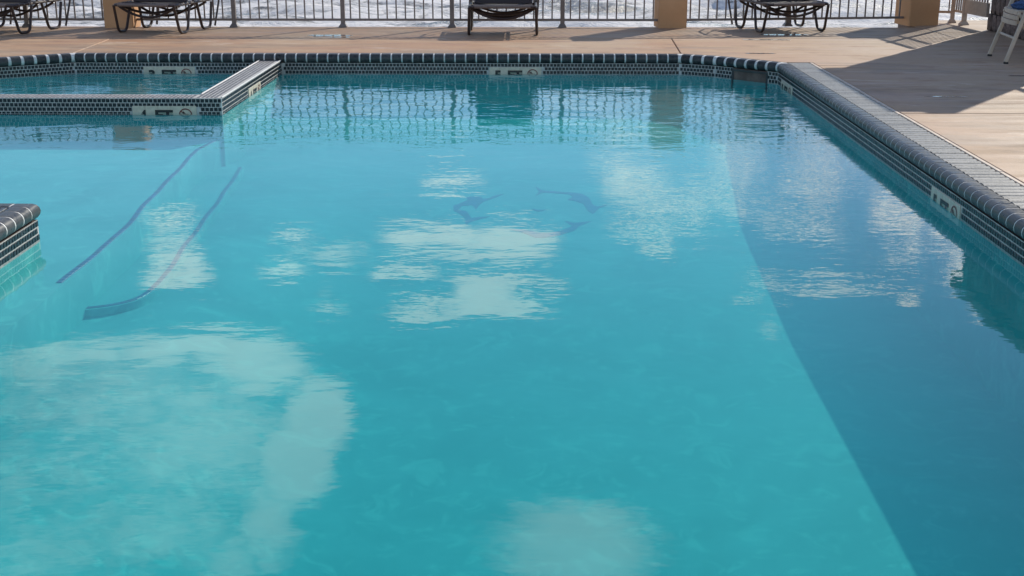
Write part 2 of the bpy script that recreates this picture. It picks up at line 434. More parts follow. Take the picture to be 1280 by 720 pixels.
def put(name, me, parent, loc, rz=0.0, rot=None):
    o = bpy.data.objects.new(name, me)
    o.location = loc
    o.rotation_euler = rot if rot else (0, 0, rz)
    return link(o, parent)
def curve(pts, sub=5):
    """Catmull-Rom through points"""
    P = [Vector(p) for p in pts]; out = []
    for i in range(len(P) - 1):
        p0 = P[max(i - 1, 0)]; p1 = P[i]; p2 = P[i + 1]; p3 = P[min(i + 2, len(P) - 1)]
        for k in range(sub):
            t = k / sub
            out.append(0.5 * ((2 * p1) + (p2 - p0) * t + (2 * p0 - 5 * p1 + 4 * p2 - p3) * t * t + (3 * p1 - p0 - 3 * p2 + p3) * t ** 3))
    out.append(P[-1]); return out
def fillet(pts, r, n=4):
    """round the corners of a polyline"""
    P = [Vector(p) for p in pts]; out = [P[0]]
    for i in range(1, len(P) - 1):
        a = (P[i - 1] - P[i]); b = (P[i + 1] - P[i])
        rr = min(r, a.length * 0.45, b.length * 0.45)
        p = P[i] + a.normalized() * rr; q = P[i] + b.normalized() * rr
        for k in range(n + 1):
            t = k / n
            out.append(p * (1 - t) ** 2 + P[i] * 2 * t * (1 - t) + q * t * t)
    out.append(P[-1]); return out

# ------------------------------------------------------------------ levels and outlines
WATER = -0.185
FAR = 13.22                # face of the far pool wall
RX = 2.40                  # face of the right pool wall
LX = -2.56                 # face of the left walls
TOPW = -0.06               # top of the low spa walls
def floor_z(x, y):
    pts = [(0.5, -1.02), (4.5, -0.97), (7.0, -0.945), (9.4, -0.86), (11.2, -0.70), (12.4, -0.55), (13.3, -0.47)]
    z = pts[-1][1]
    if y <= pts[0][0]: z = pts[0][1]
    else:
        for (a, za), (b, zb) in zip(pts, pts[1:]):
            if y <= b:
                z = za + (zb - za) * (y - a) / (b - a); break
    t = min(1.0, max(0.0, (-0.9 - x) / 1.2)); t = t * t * (3 - 2 * t)
    return z + (max(z, -0.68) - z) * t

# pool outline, water on the left-hand side when walked in this order (counter-clockwise)
POOL = [(RX, 1.0), (RX, 12.52), (1.86, 13.04), (1.52, FAR), (LX, FAR), (LX, 10.57), (-5.6, 10.57), (-5.6, 6.44), (LX, 6.44), (LX, 1.0)]
SPA = [(-2.785, 10.785), (-2.785, FAR), (-4.70, FAR), (-5.33, 12.80), (-6.2, 12.22), (-6.2, 10.785)]

# ------------------------------------------------------------------ ground and sea
gr = MB(); gr.add([(-6000, -6000, -3.7), (6000, -6000, -3.7), (6000, 9000, -3.7), (-6000, 9000, -3.7)], [(0, 1, 2, 3)])
meta(gr.obj('ground', M_sand), kind='structure')
beach = MB(); beach.add([(-400, 17.5, -3.1), (400, 17.5, -3.1), (400, 34, -3.3), (-400, 34, -3.3)], [(0, 1, 2, 3)])
meta(beach.obj('beach', M_sand), kind='structure')
sv, sf = [], []
NX, NY = 260, 210
for j in range(NY + 1):
    y = 27 + 90 * j / NY
    for i in range(NX + 1):
        x = -60 + 120 * i / NX
        h = 0.42 * mnoise.fractal(Vector((x * 0.10, y * 0.30, 0.3)), 1.0, 2.0, 3) + 0.20 * mnoise.fractal(Vector((x * 0.45, y * 0.9, 4)), 1.0, 2.1, 4)
        crest = max(0.0, math.sin((y + 2.2 * mnoise.noise(Vector((x * 0.05, y * 0.04, 9)))) * 0.85)) ** 5
        h += 0.5 * crest * (0.6 + 0.5 * mnoise.noise(Vector((x * 0.12, 3, y * 0.05))))
        sv.append((x, y, -3.0 + h))
for j in range(NY):
    for i in range(NX):
        k = j * (NX + 1) + i
        sf.append((k, k + 1, k + NX + 2, k + NX + 1))
me = mesh('sea', sv, sf, M_sea, True)
k = len(sv)
sea = link(bpy.data.objects.new('sea', me)); meta(sea, kind='structure')
fs_ = MB(); fs_.add([(-6000, 116, -3.05), (6000, 116, -3.05), (6000, 9000, -3.05), (-6000, 9000, -3.05)], [(0, 1, 2, 3)])
fs_.add([(-6000, 27, -3.06), (-59.5, 27, -3.06), (-59.5, 116, -3.06), (-6000, 116, -3.06)], [(0, 1, 2, 3)])
fs_.add([(59.5, 27, -3.06), (6000, 27, -3.06), (6000, 116, -3.06), (59.5, 116, -3.06)], [(0, 1, 2, 3)])
meta(fs_.obj('open_sea', M_sea), kind='structure')

# ------------------------------------------------------------------ deck
deck = empty('pool_deck'); meta(deck, kind='structure')
EDGE = 16.26
J1 = 14.86
CB = 0.105                # how far the coping reaches back
fy = FAR + CB
cx = RX + CB
strip = 2.70
panels = [
    [(-8.6, J1), (4.86, J1), (4.86, EDGE), (-8.6, EDGE)],
    [(4.86, J1), (9.5, J1), (9.5, 17.3), (4.86, 17.3)],
    [(-4.73, fy), (1.545, fy), (1.61, J1), (-4.80, J1)],
    [(1.545, fy), (1.91, 13.13), (2.47, 12.60), (strip + 0.035, 12.60), (strip + 0.035, 12.35), (5.56, 12.35), (5.56, J1), (1.61, J1)],
    [(strip + 0.035, 9.45), (5.56, 9.45), (5.56, 12.35), (strip + 0.035, 12.35)],
    [(strip + 0.035, 5.2), (5.56, 5.2), (5.56, 9.45), (strip + 0.035, 9.45)],
    [(strip + 0.035, -3.0), (5.56, -3.0), (5.56, 5.2), (strip + 0.035, 5.2)],
    [(-8.6, 12.3), (-6.3, 12.3), (-5.38, 12.90), (-4.73, fy), (-4.80, J1), (-8.6, J1)],
    [(-8.6, 6.6), (-6.3, 6.6), (-6.3, 12.3), (-8.6, 12.3)],
    [(5.56, -3.0), (9.5, -3.0), (9.5, J1), (5.56, J1)],
    [(-8.6, -3.0), (-2.95, -3.0), (-2.95, 6.08), (-5.7, 6.08), (-5.7, 6.6), (-8.6, 6.6)],
    [(-2.95, -3.0), (strip + 0.035, -3.0), (strip + 0.035, 0.85), (-2.95, 0.85)],
]
def inset(poly, d):
    n = len(poly); out = []
    for i in range(n):
        a = Vector(poly[i - 1]); b = Vector(poly[i]); c = Vector(poly[(i + 1) % n])
        u = (b - a).normalized(); v = (c - b).normalized()
        n1 = Vector((-u.y, u.x)); n2 = Vector((-v.y, v.x))
        m = (n1 + n2); m = m / max(0.3, m.dot(n1))
        out.append(tuple(b + m * d))
    return out
base = MB()
for i, p in enumerate(panels):
    if len(p) > 4: # grow is risky on concave outlines, keep as is
        pass
    mb = MB()
    a = inset(p, 0.005); b_ = inset(p, 0.011)
    n = len(p)
    vs = [(x, y, -0.12) for x, y in a] + [(x, y, -0.006) for x, y in a] + [(x, y, 0.0) for x, y in b_]
    fs = [tuple(range(2 * n, 3 * n)), tuple(reversed(range(n)))]
    for r in (0, n):
        for k in range(n): fs.append((r + k, r + (k + 1) % n, r + n + (k + 1) % n, r + n + k))
    mb.add(vs, fs)
    mb.obj('deck_panel', M_deck, deck)
    base.prism(p, -0.135 if i > 1 else -0.14, -0.022)
base.obj('joint_filler', M_joint, deck)['kind'] = 'stuff'
sw = MB(); sw.box(-9.0, 4.88, EDGE - 0.3, EDGE - 0.02, -3.7, -0.15); sw.box(4.90, 9.6, 17.0, 17.28, -3.7, -0.15)
meta(sw.obj('seawall', M_wallp), 'low rendered sea wall under the outer edge of the pool deck', 'wall')
# pale lip between the slatted gutter and the deck
lip = MB()
for k in range(13):
    y1 = 12.55 - k * 1.05
    lip.bbox(strip + 0.004, strip + 0.030, y1 - 1.045, y1, -0.09, 0.004 + 0.0015 * math.sin(k * 2.3), 0.003)
lip.obj('deck_lip', M_edge, deck)

# ------------------------------------------------------------------ pool basin
basin = empty('pool_basin'); meta(basin, kind='structure')
def wall_run(mb, a, b, z0, z1, off=0.0):
    mb.add([(a[0], a[1], z0), (b[0], b[1], z0), (b[0], b[1], z1), (a[0], a[1], z1)], [(0, 3, 2, 1)])
TB = -0.205                # bottom of the mosaic band
pl = MB()
for P_ in (POOL, SPA):
    n = len(P_)
    for i in range(n):
        a, b = P_[i], P_[(i + 1) % n]
        wall_run(pl, a, b, -1.15, TB)
# sloping floor as a grid
gx = [-5.7, -3.5, -2.6] + [-2.4 + 0.1 * k for k in range(18)] + [0.0, 1.2, 2.5]
gy = [0.9 + 0.2 * k for k in range(64)]
fm = MB()
fm.add([(x, y, floor_z(x, y)) for y in gy for x in gx], [(j * len(gx) + i, j * len(gx) + i + 1, (j + 1) * len(gx) + i + 1, (j + 1) * len(gx) + i) for j in range(len(gy) - 1) for i in range(len(gx) - 1)])
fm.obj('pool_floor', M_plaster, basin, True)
pl.add([(-6.3, 10.8, -0.45), (-2.7, 10.8, -0.45), (-2.7, 13.4, -0.45), (-6.3, 13.4, -0.45)], [(0, 1, 2, 3)])
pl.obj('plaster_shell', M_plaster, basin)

# submerged steps on the left, each with a rounded nosing and a row of blue trim tiles
EA = [(-2.555, 10.72), (-2.635, 10.2), (-2.626, 9.9), (-2.565, 9.1), (-2.507, 8.26), (-2.436, 7.50), (-2.425, 6.95), (-2.42, 6.35), (-2.42, 5.6), (-2.42, 4.9), (-2.60, 4.7)]
EB = [(-2.60, 10.72), (-2.417, 10.62), (-2.345, 9.95), (-2.296, 9.37), (-2.251, 8.73), (-2.205, 8.06), (-2.151, 7.39), (-2.134, 7.05), (-2.165, 6.83), (-2.265, 6.69), (-2.42, 6.61), (-2.62, 6.58)]
def wob(c, k):
    out = []
    for i, p in enumerate(c):
        out.append((p.x + 0.005 * math.sin(p.y * 7.5 + k), p.y))
    return out
def step(name, edge, z, seed):
    c = wob(curve([(x, y, 0) for x, y in edge], 7), seed)
    mb = MB()
    left = [(-5.75, c[-1][1]), (-5.75, c[0][1])]
    poly = c + left          # clockwise: reverse for an upward face
    poly = poly[::-1]
    mb.prism(poly, -1.1, z)
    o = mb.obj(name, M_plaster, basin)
    # trim tiles
    tm = MB(); tm.bbox(-0.016, 0.016, -0.023, 0.023, -0.006, 0.004, 0.002)
    tme = tm.mesh('trim_tile', M_bluetile)
    acc = 0.0; last = Vector(c[0])
    for i in range(1, len(c)):
        q = Vector(c[i]); seg = (q - last).length; d = (q - last).normalized() if seg else Vector((0, -1))
        while acc <= seg:
            p = last + d * acc
            if p.y < 10.5 and p.y > 6.38 and p.x > -2.5 - (0.3 if name == 'upper_step' else 0):
                nrm = Vector((d.y, -d.x))
                put('trim_tile', tme, o, (p.x - 0.03 * abs(d.y), p.y + 0.03 * abs(d.x), z), math.atan2(-d.x, d.y))
            acc += 0.050
        acc -= seg; last = q
    return o
step('upper_step', EA, -0.41, 0.4)
step('lower_step', EB, -0.635, 1.9)

# tile band: pale grout bed with black mosaic standing proud
PIT = 0.0358
grout = MB()
def mosaic_run(a, b, z_top, rows, name='wall_mosaic', skip=None):
    """a -> b with the water on the left-hand side"""
    a = Vector(a); b = Vector(b); d = (b - a); L = d.length; d.normalize()
    nrm = Vector((-d.y, d.x))       # towards the water
    grout.add([(a.x, a.y, TB - 0.002), (b.x, b.y, TB - 0.002), (b.x, b.y, z_top + 0.0), (a.x, a.y, z_top + 0.0)], [(0, 3, 2, 1)])
    mb = MB()
    n = int(L / PIT)
    for r in range(rows):
        z1 = z_top - 0.005 - r * PIT; z0 = z1 - 0.0290
        if z0 < TB - 0.006: break
        sh = (PIT / 2) * (r % 2) + 0.002
        for k in range(n):
            s0 = sh + k * PIT + random.uniform(-.0008, .0008)
            s1 = s0 + 0.0290
            if s1 > L: continue
            if skip and any(q0 - 0.03 < s0 < q1 - 0.005 and z1 < qz for q0, q1, qz in skip): continue
            h = 0.0035 + random.uniform(-.0008, .0008); c = 0.0025
            P0 = a + d * s0; P1 = a + d * s1; Q0 = a + d * (s0 + c) + nrm * h; Q1 = a + d * (s1 - c) + nrm * h
            mb.add([(P0.x, P0.y, z0), (P1.x, P1.y, z0), (P1.x, P1.y, z1), (P0.x, P0.y, z1),
                    (Q0.x, Q0.y, z0 + c), (Q1.x, Q1.y, z0 + c), (Q1.x, Q1.y, z1 - c), (Q0.x, Q0.y, z1 - c)],
                   [(7, 6, 5, 4), (5, 1, 0, 4), (6, 2, 1, 5), (7, 3, 2, 6), (4, 0, 3, 7)])
    o = mb.obj(name, M_mosaic, basin); o['kind'] = 'stuff'
    return o
ZB = -0.089               # underside of the coping
SIGNZ = -0.128
def skip_for(a, b, signs):
    a = Vector(a); b = Vector(b); d = (b - a).normalized(); L = (b - a).length; out = []
    for (sx, sy) in signs:
        s = (Vector((sx, sy)) - a).dot(d); off = abs((Vector((sx, sy)) - a).dot(Vector((-d.y, d.x))))
        if -0.1 < s < L + 0.1 and off < 0.03: out.append((s - 0.27, s + 0.27, SIGNZ + 0.005))
    return out
SIGNS = [(-0.155, FAR), (-3.72, FAR), (-3.04, 10.57), (LX, 11.86), (RX, 7.25), (RX, 12.05)]
SK = (2.02, 2.31)          # skimmer mouth along the diagonal corner (x range)
n = len(POOL)
for i in range(n):
    a, b = POOL[i], POOL[(i + 1) % n]
    if (a, b) == ((RX, 12.52), (1.86, 13.04)):
        A = Vector(a); B = Vector(b); d = (B - A)
        t0 = (RX - SK[1]) / (RX - 1.86); t1 = (RX - SK[0]) / (RX - 1.86)
        p0 = tuple(A + d * t0); p1 = tuple(A + d * t1)
        mosaic_run(a, p0, ZB, 6); mosaic_run(p1, b, ZB, 6)
        # the skimmer opening: a dark recess with a frame
        sk = empty('pool_skimmer', ((p0[0] + p1[0]) / 2, (p0[1] + p1[1]) / 2, 0), math.atan2(p0[1] - p1[1], p0[0] - p1[0]))
        Ls = (Vector(p1) - Vector(p0)).length / 2
        bx = MB()
        bx.box(-Ls, Ls, 0.26, 0.28, -0.36, -0.1); bx.box(-Ls, -Ls + 0.012, 0.0, 0.26, -0.36, -0.1); bx.box(Ls - 0.012, Ls, 0, 0.26, -0.36, -0.1)
        bx.box(-Ls + 0.013, Ls - 0.013, 0, 0.26, -0.38, -0.362)
        bx.obj('throat', M_dark, sk)
        fl = MB(); fl.box(-Ls + 0.02, Ls - 0.02, 0.05, 0.062, -0.30, -0.205); fl.obj('weir_flap', M_grout, sk)
        fr = MB(); fr.box(-Ls, Ls, -0.006, 0.01, -0.118, -0.098); fr.box(-Ls - 0.012, -Ls - 0.001, -0.006, 0.01, -0.3, -0.098); fr.box(Ls + 0.001, Ls + 0.012, -0.006, 0.01, -0.3, -0.098)
        fr.obj('mouth_frame', M_dark, sk)
        meta(sk, 'dark skimmer opening in the diagonal tiled corner at the far right of the pool', 'skimmer')
        continue
    low = (a, b) in (((LX, FAR), (LX, 10.57)), ((LX, 10.57), (-5.6, 10.57)))
    mosaic_run(a, b, TOPW - 0.006 if low else ZB, 7, skip=skip_for(a, b, SIGNS))
n = len(SPA)
for i in range(n):
    a, b = SPA[i], SPA[(i + 1) % n]
    low = i in (0, 5)
    mosaic_run(a, b, TOPW - 0.006 if low else ZB, 7, skip=skip_for(a, b, SIGNS))
# second skimmer on the far left of the spa is only a dark mouth
sk2 = empty('spa_skimmer', (-5.52, 12.63, 0), math.atan2(0.58, 0.87))
b2 = MB(); b2.box(-0.19, 0.19, -0.002, 0.004, -0.30, -0.1)
fr = MB(); fr.box(-0.2, 0.2, -0.02, -0.006, -0.118, -0.100); fr.box(-0.2, -0.188, -0.02, -0.006, -0.30, -0.118); fr.box(0.188, 0.2, -0.02, -0.006, -0.30, -0.118)
b2 = MB(); b2.box(-0.187, 0.187, -0.010, -0.003, -0.30, -0.119)
b2.obj('throat', M_dark, sk2); fr.obj('mouth_frame', M_dark, sk2)
meta(sk2, 'dark skimmer mouth in the tiled corner at the far left of the spa', 'skimmer')

# grout skin above the band up to the coping is covered; low spa walls: core, grout bed, grey mosaic top
core = MB()
core.prism([(-2.785 + 0.002, 10.785), (LX - 0.002, 10.575), (LX - 0.002, FAR + 0.05), (-2.783, FAR + 0.05)], -1.1, TOPW - 0.004)
core.prism([(-6.2, 10.572), (LX - 0.002, 10.572), (-2.783, 10.783), (-6.2, 10.783)], -1.1, TOPW - 0.004)
core.obj('spa_wall_core', M_grout, basin)
# bright rounded trim on the two long edges of the side wall and the outer edge of the front wall
trim = MB()
trim.tube([(LX - 0.004, 10.60, TOPW - 0.002), (LX - 0.004, FAR - 0.003, TOPW - 0.002)], 0.007, 6)
trim.tube([(-2.781, 10.80, TOPW - 0.002), (-2.781, FAR - 0.003, TOPW - 0.002)], 0.007, 6)
trim.tube([(LX - 0.002, 10.572, TOPW - 0.004), (LX - 0.002, 10.572, TB)], 0.005, 6)
trim.obj('wall_edge_trim', mat('white edge grout', simple((0.7, 0.68, 0.66), 0.45, 0.1, 40)), basin, True)
tm = MB()
def top_tiles(x0, x1, y0, y1, z=TOPW - 0.008, px=PIT, py=PIT):
    nx = int((x1 - x0) / px); ny = int((y1 - y0) / py)
    for j in range(ny):
        for i in range(nx):
            a = x0 + i * px + 0.0055; b = y0 + j * py + 0.0015
            h = 0.0025 + random.uniform(-0.0008, 0.0008)
            tm.add([(a, b, z), (a + px - 0.011, b, z), (a + px - 0.011, b + py - 0.003, z), (a, b + py - 0.003, z),
                    (a + .002, b + .001, z + h), (a + px - 0.013, b + .001, z + h), (a + px - 0.013, b + py - 0.004, z + h), (a + .002, b + py - 0.004, z + h)],
                   [(4, 5, 6, 7), (0, 1, 5, 4), (1, 2, 6, 5), (2, 3, 7, 6), (3, 0, 4, 7)])
top_tiles(-2.778, LX - 0.004, 10.60, FAR, z=TOPW - 0.004)
top_tiles(-6.2, -2.785, 10.578, 10.783, z=TOPW - 0.004)
tm.obj('wall_top_mosaic', M_topmos, basin)['kind'] = 'stuff'

# ---- bullnose coping
def prof(g=0.0):
    """(u back from the nose, z); g shrinks it for the grout"""
    pts = [(CB - 0.002, 0.002 - g)]
    r = 0.046; cu, cz = r, 0.002 - r
    for k in range(9):
        t = PI / 2 + PI * k / 8
        pts.append((cu + (r - g) * math.cos(t), cz + (r - g) * math.sin(t)))
    pts.append((CB - 0.002, 0.002 - 2 * r + g))
    return pts
LIPN = 0.016              # the nose overhangs the wall by this much
pr = prof()
def coping_mesh(length):
    vs = []; n = len(pr)
    e = 0.004
    for s, sc_ in ((0, 1), (length, 0)):
        pass
    secs = [(0.0, 0.0), (length, 0.0)]
    for s, g in secs:
        for (u, z) in (prof(g) if g else pr):
            vs.append((s, u, z))
    fs = [tuple(range(n)), tuple(reversed(range(n, 2 * n)))]
    for q in range(1):
        for i in range(n):
            i2 = (i + 1) % n
            fs.append((q * n + i, (q + 1) * n + i, (q + 1) * n + i2, q * n + i2))
    return mesh('coping_tile', vs, fs, M_coping, True)
CP = 0.1075; GAP = 0.014
cop_me = coping_mesh(CP - GAP)
try: cop_me.set_sharp_from_angle(angle=rad(45))
except Exception: pass
def sweep(path, profile, mtl, name, parent):
    """mitred sweep of a (u, z) profile; u goes to the right-hand side of the path"""
    P = [Vector(p) for p in path]; k = len(P); n = len(profile); vs = []
    for i in range(k):
        d0 = (P[i] - P[i - 1]).normalized() if i else (P[1] - P[0]).normalized()
        d1 = (P[i + 1] - P[i]).normalized() if i < k - 1 else d0
        n0 = Vector((d0.y, -d0.x)); n1 = Vector((d1.y, -d1.x))
        m = n0 + n1; m = m / m.dot(n0)
        for (u, z) in profile: vs.append((P[i].x + m.x * u, P[i].y + m.y * u, z))
    fs = [tuple(range(n)), tuple(reversed(range((k - 1) * n, k * n)))]
    for q in range(k - 1):
        for i in range(n):
            i2 = (i + 1) % n
            fs.append((q * n + i, (q + 1) * n + i, (q + 1) * n + i2, q * n + i2))
    me = mesh(name, vs, fs, mtl, True)
    try: me.set_sharp_from_angle(angle=rad(45))
    except Exception: pass
    return link(bpy.data.objects.new(name, me), parent)
def nose_line(pts):
    """shift a wall line towards the water (left) by the overhang"""
    P = [Vector(p) for p in pts]; out = []
    for i in range(len(P)):
        d0 = (P[i] - P[i - 1]).normalized() if i else (P[1] - P[0]).normalized()
        d1 = (P[i + 1] - P[i]).normalized() if i < len(P) - 1 else d0
        n0 = Vector((-d0.y, d0.x)); n1 = Vector((-d1.y, d1.x))
        m = n0 + n1; m = m / m.dot(n0)
        out.append(P[i] + m * LIPN)
    return out
def coping(pts, label=None, ylim=1.0):
    L = nose_line(pts)
    sweep(L, prof(0.0014), M_coparc, 'coping_grout', basin)
    for i in range(len(L) - 1):
        a, b = L[i], L[i + 1]
        d = b - a; ln = d.length; d.normalize()
        m0 = m1 = 0.004
        def turn(p, q, r): return (q - p).normalized().cross((r - q).normalized()) if False else ((q - p).x * (r - q).y - (q - p).y * (r - q).x)
        if i > 0 and turn(L[i - 1], a, b) < 0: m0 = 0.115
        if i < len(L) - 2 and turn(a, b, L[i + 2]) < 0: m1 = 0.115
        nt = int((ln - m0 - m1) / CP)
        pitch = (ln - m0 - m1) / nt
        rz = math.atan2(d.y, d.x)
        for k in range(nt):
            p = a + d * (m0 + k * pitch + (pitch - CP + GAP) / 2)
            # tile local: x along the run, y back from the nose = right-hand side -> mirror by rotating
            o = put('coping_tile', cop_me_r, basin, (p.x, p.y, random.uniform(0.0, 0.0012)), rz)
        if i < len(L) - 2 and m1 > 0.05:
            e = L[i + 2] - b; e.normalize()
            c0 = b - d * (m1 - 0.004); c2 = b + e * (0.115 - 0.004)
            arc = [c0, b, c2]
            sweep(arc, pr, M_coping, 'corner_coping_tile', basin)
# mesh whose "back" lies on the right-hand side of the run (negative y)
cop_me_r = cop_me.copy()
for v in cop_me_r.vertices: v.co.y = -v.co.y
cop_me_r.flip_normals()
coping([(RX, 1.0), (RX, 12.52), (1.86, 13.04), (1.52, FAR), (-4.70, FAR), (-5.33, 12.80), (-6.2, 12.22)])
coping([(-5.6, 6.44), (LX, 6.44), (LX, 1.0)])
# bedding under and behind the coping so that nothing shows through
bed = MB()
bed.prism([(RX + 0.004, 1.0), (2.49, 1.0), (2.49, 12.56), (1.90, 13.12), (1.53, FAR + 0.10), (-4.73, FAR + 0.10), (-5.37, 12.88), (-6.25, 12.3), (-6.2, 12.224), (-5.33, 12.804), (-4.70, FAR + 0.004), (1.52, FAR + 0.004), (1.862, 13.044), (RX + 0.004, 12.522)], -0.34, -0.094)
bed.prism([(-5.6, 6.436), (-5.6, 6.1), (-2.9, 6.1), (-2.9, 1.0), (LX - 0.004, 1.0), (LX - 0.004, 6.436)], -0.34, -0.094)
# leave the skimmer mouth open: the bedding is cut away in front of it by the throat
bed_o = bed.obj('coping_bed', M_joint, basin)
grout.obj('grout_bed', M_grout, basin)

# ---- slatted gutter beside the right-hand coping
gut = MB(); gut.box(2.49, strip, 1.0, 12.56, -0.12, -0.022)
gut.obj('gutter_channel', M_joint, basin)
def slat_mesh(ln, wd):
    mb = MB(); vs = []; fs = []
    pf = [(-wd / 2, -0.020), (-wd / 2, -0.009), (-wd * 0.42, -0.003), (-wd * 0.2, 0.003), (wd * 0.2, 0.003), (wd * 0.42, -0.003), (wd / 2, -0.009), (wd / 2, -0.020)]
    n = len(pf)
    for x in (0, ln):
        for (y, z) in pf: vs.append((x, y, z))
    fs = [tuple(range(n)), tuple(reversed(range(n, 2 * n)))] + [(i, n + i, n + (i + 1) % n, (i + 1) % n) for i in range(n)]
    me = mesh('gutter_slat', vs, fs, M_grate, False); me.flip_normals(); return me
SP = 0.0785
slat = slat_mesh(0.198, SP - 0.014)
k = 0; y = 12.54
while y > 1.05 and k < 292:
    o = put('gutter_slat', slat, basin, (2.497 + random.uniform(-.001, .001), y, random.uniform(-.0015, .0015)), random.uniform(-.004, .004))
    y -= SP; k += 1

# ---- tiled top of the near-left spur behind its coping
spur = MB()
spur.box(-2.95, -2.655, 0.9, 6.345, -0.13, -0.010)
spur.box(-5.7, -2.95, 6.09, 6.345, -0.13, -0.0115)
spur.obj('spur_grout', M_grout, basin)
bar = MB(); bar.bbox(0, 0.018, 0, 0.10, -0.01, 0.0, 0.003)
def rect_tile(w_, l_): 
    mb = MB(); mb.bbox(0, w_, 0, l_, -0.012, 0.001, 0.003); return mb.mesh('deck_tile', M_darktile)
t_n = rect_tile(0.028, 0.20); t_w = rect_tile(0.20, 0.20)
for k in range(18):
    y1 = 6.335 - 0.21 * (k + 1)
    put('deck_tile', t_n, basin, (-2.690, y1, 0)); put('deck_tile', t_n, basin, (-2.728, y1, 0))
    put('deck_tile', t_w, basin, (-2.940, y1, 0))
for k in range(12):
    put('deck_tile', t_w, basin, (-2.955 - 0.212 * (k + 1), 6.125, 0))

# ---- inlaid dolphins on the floor
def inlay(name, pts, parent, z_off=0.0):
    mb = bmesh.new()
    vs = [mb.verts.new((x, y, floor_z(x, y) + 0.004)) for x, y in pts]
    f = mb.faces.new(vs)
    if f.normal.z < 0: f.normal_flip()
    f.normal_update()
    bmesh.ops.triangulate(mb, faces=[f])
    r = bmesh.ops.extrude_face_region(mb, geom=list(mb.faces))
    for v in [g for g in r['geom'] if isinstance(g, bmesh.types.BMVert)]: v.co.z -= 0.008
    bmesh.ops.recalc_face_normals(mb, faces=mb.faces)
    me = bpy.data.meshes.new(name); mb.to_mesh(me); mb.free(); me.materials.append(M_dolphin)
    return link(bpy.data.objects.new(name, me), parent)
D1 = [(-0.215, 10.215), (-0.284, 10.166), (-0.331, 10.101), (-0.373, 10.074), (-0.405, 10.137), (-0.485, 10.136), (-0.514, 10.109), (-0.493, 10.056), (-0.566, 9.95), (-0.605, 9.898), (-0.595, 9.782), (-0.554, 9.722), (-0.498, 9.6), (-0.487, 9.443), (-0.448, 9.519), (-0.373, 9.588), (-0.311, 9.637), (-0.386, 9.626), (-0.452, 9.601), (-0.486, 9.733), (-0.495, 9.763), (-0.564, 9.797), (-0.539, 9.899), (-0.457, 9.926), (-0.423, 9.814), (-0.403, 9.927), (-0.365, 10.021), (-0.283, 10.112)]
D2 = [(0.046, 10.419), (0.083, 10.335), (0.107, 10.308), (0.316, 10.256), (0.377, 10.246), (0.437, 10.203), (0.481, 10.096), (0.498, 9.94), (0.532, 9.889), (0.611, 9.931), (0.541, 9.848), (0.494, 9.713), (0.456, 9.787), (0.428, 9.965), (0.37, 10.032), (0.305, 10.067), (0.35, 10.148), (0.315, 10.212), (0.107, 10.264), (0.045, 10.17), (0.076, 10.291)]
D3 = [(-0.149, 9.323), (-0.059, 9.324), (0.02, 9.279), (0.053, 9.235), (0.143, 9.236), (0.222, 9.282), (0.292, 9.375), (0.321, 9.422), (0.273, 9.53), (0.341, 9.493), (0.468, 9.533), (0.378, 9.423), (0.335, 9.307), (0.231, 9.192), (0.108, 9.115), (0.042, 9.114), (-0.013, 9.189), (-0.081, 9.278)]
D4 = [(0.015, 9.831), (0.068, 9.801), (0.121, 9.812), (0.103, 9.782), (0.056, 9.771)]
for d_ in (D1, D2, D3): inlay('dolphin_inlay', d_, basin)
inlay('wave_inlay', D4, basin)

# ------------------------------------------------------------------ water bodies
wa = MB()
WPOOL = [(RX + 0.05, 0.95), (RX + 0.05, 12.54), (1.9, 13.08), (1.53, FAR + 0.05), (-2.62, FAR + 0.05), (-2.62, 10.63), (-5.65, 10.63), (-5.65, 6.39), (-2.61, 6.39), (-2.61, 0.95)]
wa.prism(WPOOL, -1.08, WATER)
meta(wa.obj('pool_water', M_water), kind='structure')
wb = MB()
wb.prism([(-2.73, 10.73), (-2.73, FAR + 0.05), (-4.72, FAR + 0.05), (-5.36, 12.84), (-6.22, 12.26), (-6.22, 10.73)], -0.6, WATER + 0.001)
meta(wb.obj('spa_water', M_spawater), kind='structure')

# ------------------------------------------------------------------ depth markers
def text_mesh(s, wid, hei, m, thick=0.0012, bold=0.045):
    cu = bpy.data.curves.new('lettering', 'FONT')
    cu.body = s; cu.size = 1.0; cu.offset = bold; cu.resolution_u = 3
    ob = bpy.data.objects.new('t', cu); COL.objects.link(ob)
    bpy.context.view_layer.update()
    dg = bpy.context.evaluated_depsgraph_get()
    me = bpy.data.meshes.new_from_object(ob.evaluated_get(dg))
    bpy.data.objects.remove(ob); bpy.data.curves.remove(cu)
    xs = [v.co.x for v in me.vertices]; ys = [v.co.y for v in me.vertices]
    x0, x1, y0, y1 = min(xs), max(xs), min(ys), max(ys)
    for v in me.vertices:
        v.co = ((v.co.x - x0) / (x1 - x0) * wid, 0.0, (v.co.y - y0) / (y1 - y0) * hei)   # upright, facing -y
    bm = bmesh.new(); bm.from_mesh(me)          # the lower half stops at the edge of the tile band
    bmesh.ops.bisect_plane(bm, geom=bm.verts[:] + bm.edges[:] + bm.faces[:], plane_co=(0, 0, 0.057), plane_no=(0, 0, -1), clear_outer=True)
    bm.to_mesh(me); bm.free()
    me.materials.clear(); me.materials.append(m)
    return me
tile_me = MB().bbox(0.0012, 0.1058, 0.065, 0.140, 0.0, 0.007, 0.0015, Matrix.Rotation(PI / 2, 4, 'X')).mesh('marker_tile', M_sign)
def clip(me, z):
    bm = bmesh.new(); bm.from_mesh(me)
    bmesh.ops.bisect_plane(bm, geom=bm.verts[:] + bm.edges[:] + bm.faces[:], plane_co=(0, 0, z), plane_no=(0, 0, -1), clear_outer=True)
    bm.to_mesh(me); bm.free()
